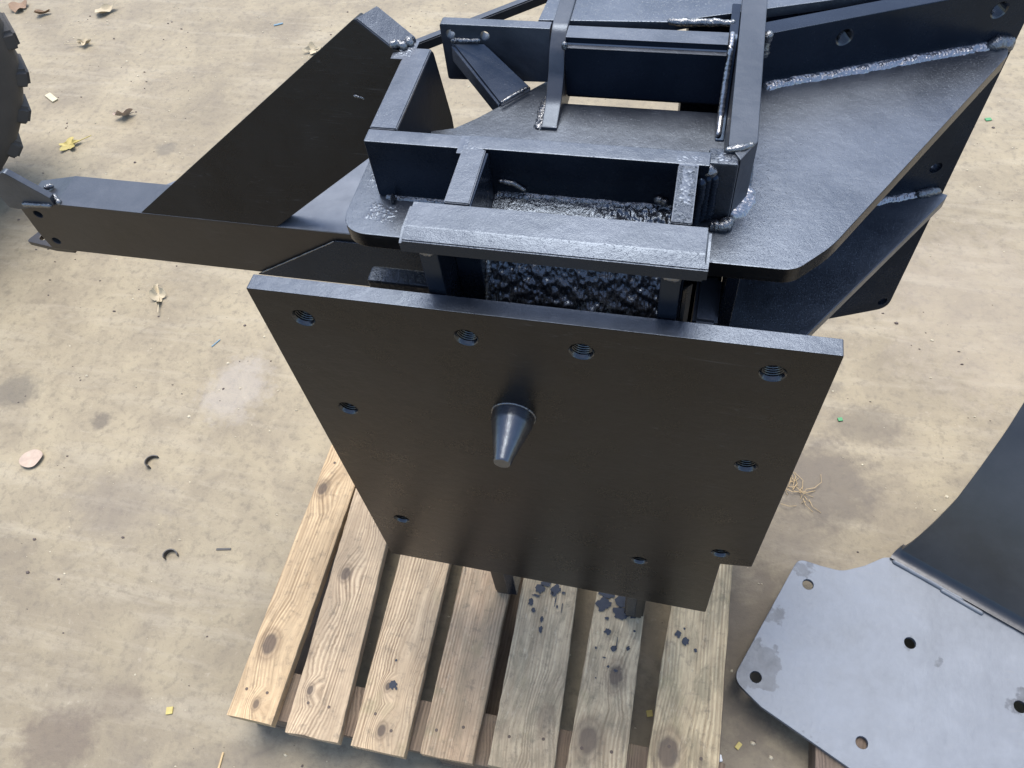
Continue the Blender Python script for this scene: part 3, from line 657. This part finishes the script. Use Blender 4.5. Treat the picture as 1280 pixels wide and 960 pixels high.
SP = [(-.013, .052, .012, 1.2), (-.058, .02, .007, 1.4), (-.05, .005, .006, 1), (-.03, -.01, .004, 2), (-.02, .045, .004, 1), (.003, .05, .005, .6), (-.005, .02, .003, 1.3), (-.028, -.03, .005, 1.8), (-.045, .05, .012, 1),
      (.085, .04, .018, .9), (.12, .03, .020, .8), (.145, .035, .012, 1.3), (.095, .015, .006, .6), (.10, -.01, .009, .8), (.115, -.04, .008, .8), (.142, -.035, .005, 1), (.082, -.045, .003, 1), (.11, -.075, .003, 1), (.125, -.08, .006, .5), (.15, .0, .003, 1), (.09, -.1, .002, 1), (.13, .055, .030, .7), (.085, .065, .022, .6), (-.035, .062, .014, .5), (-.01, .03, .0015, 9), (.12, -.03, .0012, 14), (.10, -.06, .006, .25), (.005, .02, .0012, 12), (-.05, .035, .010, .3),
      (.232, .01, .007, 1.2), (.247, -.002, .008, 1.3), (.267, -.015, .004, 1.2), (.243, .022, .003, 1), (-.285, -.185, .009, 1.2), (-.277, -.19, .003, 1), (-.292, -.14, .003, 1)]
o = from_bm('paint_spatter', spots([(x, y, r * .75, e) for x, y, r, e in SP], 5), M['spotm'], PL, smooth=0); tag(o, kind='stuff')

# ================================================================ bracket on the floor, lower right
BK = empty('steel_bracket', (.62, .05, .0)); tag(BK, 'grey satin steel bracket plate with bolt holes and dark upturned sheet at the lower right', 'bracket')
bp = rpoly([(.462, .230), (.345, -.037), (.400, -.079), (.640, -.195), (.97, -.20), (1.02, .10), (.881, .157), (.654, .266), (.630, .262), (.592, .237), (.548, .2175), (.505, .222)],
           [.022, .030, .03, .02, 0, 0, 0, 0, .03, .05, .05, .02], 7)
basep = plate('base_plate', bp, .010, XY(.07), M['small'], BK, holes=[(.482, .177, .0108), (.672, .093, .0108), (.388, -.026, .0108), (.579, -.107, .0108), (.857, .010, .0108)], bev=.0012, hole_n=28)
sdv = V3((.903, -.429, 0)); nhv = V3((.429, .903, 0)); s0 = V3((.646, .272, .07))
bm = bmesh.new(); rows = []
L30 = math.radians(30)
prof = [(-.012, .0007), (-.006, .0012), (0, .0028), (.006, .0062), (.012, .0115), (.0165, .0175), (.0195, .0245)] + [(.012 + .0 + h * math.tan(L30) * (.75 + .5 * h / .5), .030 + h) for h in [x * .02 for x in range(0, 31)]]
left = [(0, 0), (.054, .018), (.109, .029), (.166, .038), (.233, .041), (.302, .043), (.358, .041), (.42, .037), (.7, .03)]
def le(h):
    for (h0, s_0), (h1, s_1) in zip(left, left[1:]):
        if h <= h1: return s_0 + (s_1 - s_0) * (h - h0) / (h1 - h0)
    return left[-1][1]
for (a_, h) in prof:
    row = []
    for j in range(25):
        s = le(max(0, h)) + (.62 - le(max(0, h))) * j / 24
        row.append(bm.verts.new(s0 + sdv * s + nhv * a_ + V3((0, 0, h))))
    rows.append(row)
for a, b in zip(rows, rows[1:]):
    for j in range(24): bm.faces.new((a[j], b[j], b[j + 1], a[j + 1]))
bmesh.ops.recalc_face_normals(bm, faces=bm.faces)
bmesh.ops.solidify(bm, geom=bm.faces[:], thickness=.006)
from_bm('upturned_sheet', bm, M['sheet'], BK, smooth=50)
def sp(s, a_, z=.0725): q = s0 + sdv * s + nhv * a_; return (q.x, q.y, z)
bead('weld_bead', [sp(.006, -.0130, .0715), sp(.085, -.0125, .0715), sp(.15, -.013, .0715)], .0042, M['small'], BK, rip=.03, lump=.06, seed=40)
bead('weld_bead', [sp(.105, -.0165, .0715), sp(.19, -.0175, .0715)], .0036, M['small'], BK, rip=.03, lump=.06, seed=41)
tb = box('wood_block', .50, .72, -.165, -.075, 0.0, .0590, M['wood_brown'], bev=.003); tag(tb, 'rough brown timber block under the lower edge of the grey bracket plate', 'timber')
tb2 = box('wood_block', .70, .92, .06, .15, 0.0, .0590, M['wood_brown'], bev=.003); tag(tb2, 'rough brown timber block under the right side of the grey bracket plate', 'timber')

# ================================================================ tyre, upper left
T = empty('tyre', (-2.06, .92, 0)); tag(T, 'chunky black vehicle tyre standing at the upper left edge of the yard', 'tyre')
tc = V3((-2.063, .922, .50)); ax = V3((.866, -.5, 0)); tu = V3((.5, .866, 0)); tz = V3((0, 0, 1)); R0 = .452
def tp(r, a_, d): return tc + (tu * math.cos(a_) + tz * math.sin(a_)) * r + ax * d
prof = [(.20, -.02), (.215, .0), (.24, .006), (.245, .010), (.25, .008), (.33, .022), (.332, .026), (.337, .026), (.339, .022), (.385, .016), (.41, .005), (.432, -.012), (.448, -.04), (.452, -.09), (.452, -.2), (.43, -.27), (.30, -.29), (.20, -.26)]
bm = bmesh.new(); n = 128; rows = [[bm.verts.new(tp(r, 2 * math.pi * i / n, d)) for i in range(n)] for r, d in prof]
for a, b in zip(rows, rows[1:]):
    for i in range(n): bm.faces.new((a[i], a[(i + 1) % n], b[(i + 1) % n], b[i]))
from_bm('carcass', bm, M['rubber'], T, smooth=40)
bm = bmesh.new(); rows = [[bm.verts.new(tp(r, 2 * math.pi * i / 64, d)) for i in range(64)] for r, d in ((.214, -.25), (.214, .004), (.20, .012), (.185, -.01), (.17, -.06), (.05, -.07), (.0001, -.07))]
for a, b in zip(rows, rows[1:]):
    for i in range(64): bm.faces.new((a[i], a[(i + 1) % 64], b[(i + 1) % 64], b[i]))
from_bm('rim', bm, M['sheet'], T, smooth=40)
NL = 24
for k in range(NL):
    a0 = 2 * math.pi * (k + .35) / NL; bm = bmesh.new()
    lo = [bm.verts.new(tp(r, a0 + da, d)) for r, da, d in ((.405, -.070, .000), (.405, .070, .000), (.445, .12, -.11), (.445, .00, -.11))]
    hi = [bm.verts.new(tp(r, a0 + da, d)) for r, da, d in ((.455, -.060, .004), (.455, .060, .004), (.482, .11, -.11), (.482, .01, -.11))]
    bm.faces.new(lo[::-1]); bm.faces.new(hi)
    for i in range(4): bm.faces.new((lo[i], lo[(i + 1) % 4], hi[(i + 1) % 4], hi[i]))
    bmesh.ops.bevel(bm, geom=bm.edges[:], offset=.010, segments=3, affect='EDGES')
    from_bm('tread_lug', bm, M['rubber'], T, smooth=40)

# ================================================================ leaves and litter
def leaf(name, x, y, r, mat, label, lobes=5, depth=.45, rot=0.0, stem=1.0, el=.8, seed=0, lift=.010, cat='leaf'):
    bm = bmesh.new(); n = 48; c = bm.verts.new((x, y, .006)); rings = []
    for f in (.5, 1.0):
        ring = []
        for i in range(n):
            a_ = 2 * math.pi * i / n
            q = r * (1 - depth * (.5 + .5 * math.cos(lobes * a_ + math.pi)) + .12 * noise.noise(V3((math.cos(a_) * 4, math.sin(a_) * 4, seed)))) if lobes else r * (1 - .12 * abs(math.sin(a_)) * 0 + 0)
            if lobes == 0:
                q = r * (1 if True else 0); px_, py_ = q * math.cos(a_), q * el * math.sin(a_) * (abs(math.sin(a_)) ** .4)
            else: px_, py_ = q * math.cos(a_), q * el * math.sin(a_)
            px_ *= f; py_ *= f
            z = .004 + lift * (1.2 * f * f * (.5 + noise.noise(V3((px_ * 28, py_ * 28, seed + 2))))) 
            ring.append(bm.verts.new((x + px_ * math.cos(rot) - py_ * math.sin(rot), y + px_ * math.sin(rot) + py_ * math.cos(rot), max(.0015, z))))
        rings.append(ring)
    for i in range(n): bm.faces.new((c, rings[0][i], rings[0][(i + 1) % n])); bm.faces.new((rings[0][i], rings[1][i], rings[1][(i + 1) % n], rings[0][(i + 1) % n]))
    bmesh.ops.recalc_face_normals(bm, faces=bm.faces)
    bmesh.ops.solidify(bm, geom=bm.faces[:], thickness=.0008)
    if stem:
        a = V3((x, y, .005)); b = a + V3((math.cos(rot), math.sin(rot), .12)) * r * 1.9 * stem; s = V3((-math.sin(rot), math.cos(rot), 0)) * .0012
        vs = [bm.verts.new(p) for p in (a - s, a + s, b + s, b - s, a - s + V3((0, 0, .002)), a + s + V3((0, 0, .002)), b + s + V3((0, 0, .002)), b - s + V3((0, 0, .002)))]
        for f in ((0, 1, 2, 3), (7, 6, 5, 4), (0, 4, 5, 1), (1, 5, 6, 2), (2, 6, 7, 3), (3, 7, 4, 0)): bm.faces.new([vs[i] for i in f])
    o = from_bm(name, bm, mat, smooth=60); tag(o, label, cat, 'litter on the yard floor'); return o
leaf('leaf', -1.94, 1.335, .042, M['leaf_y'], 'small bright yellow lobed leaf above the left end of the beam', 5, .5, .6, 1, .8, 1)
leaf('leaf', -2.22, 2.11, .052, M['leaf_p'], 'pale cream curled leaf at the top edge of the yard', 3, .3, .7, .0, .5, 2, .02)
leaf('leaf', -2.19, 1.895, .030, M['leaf_p'], 'small pale crumpled leaf below the cream curled one', 4, .5, 3.4, 1.4, .8, 3, .02)
leaf('leaf', -1.815, 1.505, .036, M['leaf_o'], 'pinkish brown crumpled leaf above and right of the yellow leaf', 4, .4, .5, .5, .6, 4, .03)
leaf('leaf', -2.62, 2.11, .040, M['leaf_b'], 'round brown leaf beside the tyre at the top left', 3, .15, 1., 0, .9, 5, .02)
leaf('leaf', -2.49, 2.075, .036, M['leaf_b'], 'narrow brown crumpled leaf just right of the round brown one', 3, .4, .4, .5, .45, 6, .02)
leaf('leaf', -1.307, .747, .038, M['leaf_p'], 'pale torn leaf with a stem in the open yard under the beam', 4, .5, -1.1, 1, .6, 7, .025)
leaf('leaf', -1.396, .194, .030, M['leaf_o'], 'smooth oval buff leaf at the left edge of the yard', 0, 0, .55, 0, .9, 8, .006)
leaf('leaf', -1.262, 1.93, .036, M['leaf_p'], 'pale leaf behind the sloping edge of the wing plate', 4, .5, .4, .6, .6, 9, .02)
def chip(x, y, l, wd, rot, mat, label, cat='wood chip', h=.005):
    bm = bmesh.new(); bmesh.ops.create_cube(bm, size=1)
    for v in bm.verts:
        t = .5 + .3 * noise.noise(v.co * 3 + V3((x * 9, y, 0))); p = V3((v.co.x * l, v.co.y * wd * (1 + t * .4), v.co.z * h + h / 2 + .0005)); v.co = V3((x + p.x * math.cos(rot) - p.y * math.sin(rot), y + p.x * math.sin(rot) + p.y * math.cos(rot), p.z))
    bmesh.ops.bevel(bm, geom=bm.edges[:], offset=min(h, wd) * .2, segments=1, affect='EDGES')
    o = from_bm('litter_chip', bm, mat); tag(o, label, cat, 'litter on the yard floor'); return o
chip(-2.155, 1.575, .060, .018, -.55, M['chipm'], 'flat cream wood chip near the tyre')
chip(-1.46, 2.085, .035, .007, .5, M['blue'], 'thin blue plastic scrap at the top of the yard', 'plastic scrap', .003)
chip(-1.069, .615, .030, .003, 1.1, M['blue'], 'tiny blue thread on the floor left of the front plate', 'thread', .002)
chip(.200, -.116, .012, .010, .3, M['leaf_y'], 'yellow crumb on the floor between the last two pallet slats', 'crumb', .003)
chip(.336, -.172, .014, .010, .3, M['white'], 'white crumb beside the right edge of the pallet', 'crumb', .006)
chip(.372, -.142, .014, .007, 1.0, M['leaf_y'], 'yellow crumb between pallet and grey bracket', 'crumb', .003)
chip(-.768, -.299, .014, .012, .3, M['leaf_y'], 'round yellow crumb on the bare floor left of the pallet', 'crumb', .003)
chip(.565, .628, .011, .008, .3, M['green'], 'green paint crumb to the right of the front plate', 'paint crumb', .003)
chip(1.005, 1.777, .018, .010, .3, M['green'], 'green paint crumb at the upper right of the yard', 'paint crumb', .003)
chip(-.62, -.375, .004, .04, 0.1, M['twig'], 'pale straw stalk in front of the pallet corner', 'straw', .003)
chip(-.80, .055, .035, .004, .2, M['curl'], 'short dark sliver left of the pallet', 'sliver', .002)
def curl(x, y, r, rot, label):
    bm = bmesh.new(); rows = []
    for i in range(22):
        a_ = rot + i * .17; q = r * .85 * (1 - .02 * i); t = .004 + .002 * math.sin(i * .5)
        c = V3((x + q * math.cos(a_), y + q * math.sin(a_), 0)); d = V3((math.cos(a_), math.sin(a_), 0))
        rows.append([bm.verts.new(p) for p in (c - d * .0012 + V3((0, 0, .001)), c + d * .0012 + V3((0, 0, .001)), c + d * .0012 + V3((0, 0, .010 + .006 * i / 22)), c - d * .0012 + V3((0, 0, .010 + .006 * i / 22)))])
    for a, b in zip(rows, rows[1:]):
        for k in range(4): bm.faces.new((a[k], b[k], b[(k + 1) % 4], a[(k + 1) % 4]))
    bm.faces.new(rows[0]); bm.faces.new(rows[-1][::-1])
    o = from_bm('shaving_curl', bm, M['curl']); tag(o, label, 'metal shaving', 'litter on the yard floor')
curl(-1.074, .235, .024, 1.2, 'dark curled metal shaving on open floor, the farther of two')
curl(-.918, .014, .022, .3, 'dark curled metal shaving left of the pallet, the nearer of two')
# straw tangle right of the plate
bm = bmesh.new(); r_ = random.Random(4)
for i in range(34):
    x, y = .452 + r_.gauss(0, .026), .420 + r_.gauss(0, .020); a_ = r_.random() * 6.28; l = r_.uniform(.01, .045); z = r_.uniform(.001, .008)
    p = [V3((x, y, z)), V3((x + l * math.cos(a_) * .5, y + l * math.sin(a_) * .5, z + .004)), V3((x + l * math.cos(a_ + .4), y + l * math.sin(a_ + .4), .001))]
    for q0, q1 in zip(p, p[1:]):
        s = V3((-math.sin(a_), math.cos(a_), 0)) * .0005; u = V3((0, 0, .0009))
        vs = [bm.verts.new(t) for t in (q0 - s, q0 + s, q1 + s, q1 - s, q0 - s + u, q0 + s + u, q1 + s + u, q1 - s + u)]
        for f in ((0, 1, 2, 3), (7, 6, 5, 4), (0, 4, 5, 1), (1, 5, 6, 2), (2, 6, 7, 3), (3, 7, 4, 0)): bm.faces.new([vs[k] for k in f])
o = from_bm('straw_tangle', bm, M['twig'], smooth=0); tag(o, 'little tangle of dry straw on the floor right of the front plate', 'straw', kind='stuff')
def grit(name, mat, n, seed, s0_, s1_, label):
    r_ = random.Random(seed); vs = []; fs = []
    for i in range(n):
        x = r_.uniform(-3.2, 1.6); y = r_.uniform(-.6, 2.9)
        if noise.noise(V3((x * 1.7, y * 1.7, seed))) < r_.uniform(-.45, .35): continue
        s = r_.uniform(s0_, s1_) * (r_.random() ** 1.5 * 1.2 + .4); a_ = r_.random() * 6.28; e = r_.uniform(.35, 1); h = s * .5; k = len(vs)
        for j in range(5):
            b_ = a_ + 1.2566 * j; q = s * r_.uniform(.7, 1.15)
            vs.append((x + q * math.cos(b_), y + q * e * math.sin(b_), .0002))
        for j in range(5): vs.append((x + (vs[k + j][0] - x) * .6, y + (vs[k + j][1] - y) * .6, h))
        fs.append(tuple(range(k + 5, k + 10))); 
        for j in range(5): fs.append((k + j, k + (j + 1) % 5, k + 5 + (j + 1) % 5, k + 5 + j))
    me = bpy.data.meshes.new(name); me.from_pydata(vs, [], fs)
    o = link(name, me, mat, origin=(0, 0, 0), smooth=0); tag(o, label, 'grit', kind='stuff')
grit('pale_grit', M['grit_p'], 3600, 3, .0013, .0042, 'pale crumbs and splinters scattered over the yard floor')
grit('dark_grit', M['grit_d'], 2600, 8, .0012, .0042, 'dark specks of grit scattered over the yard floor')
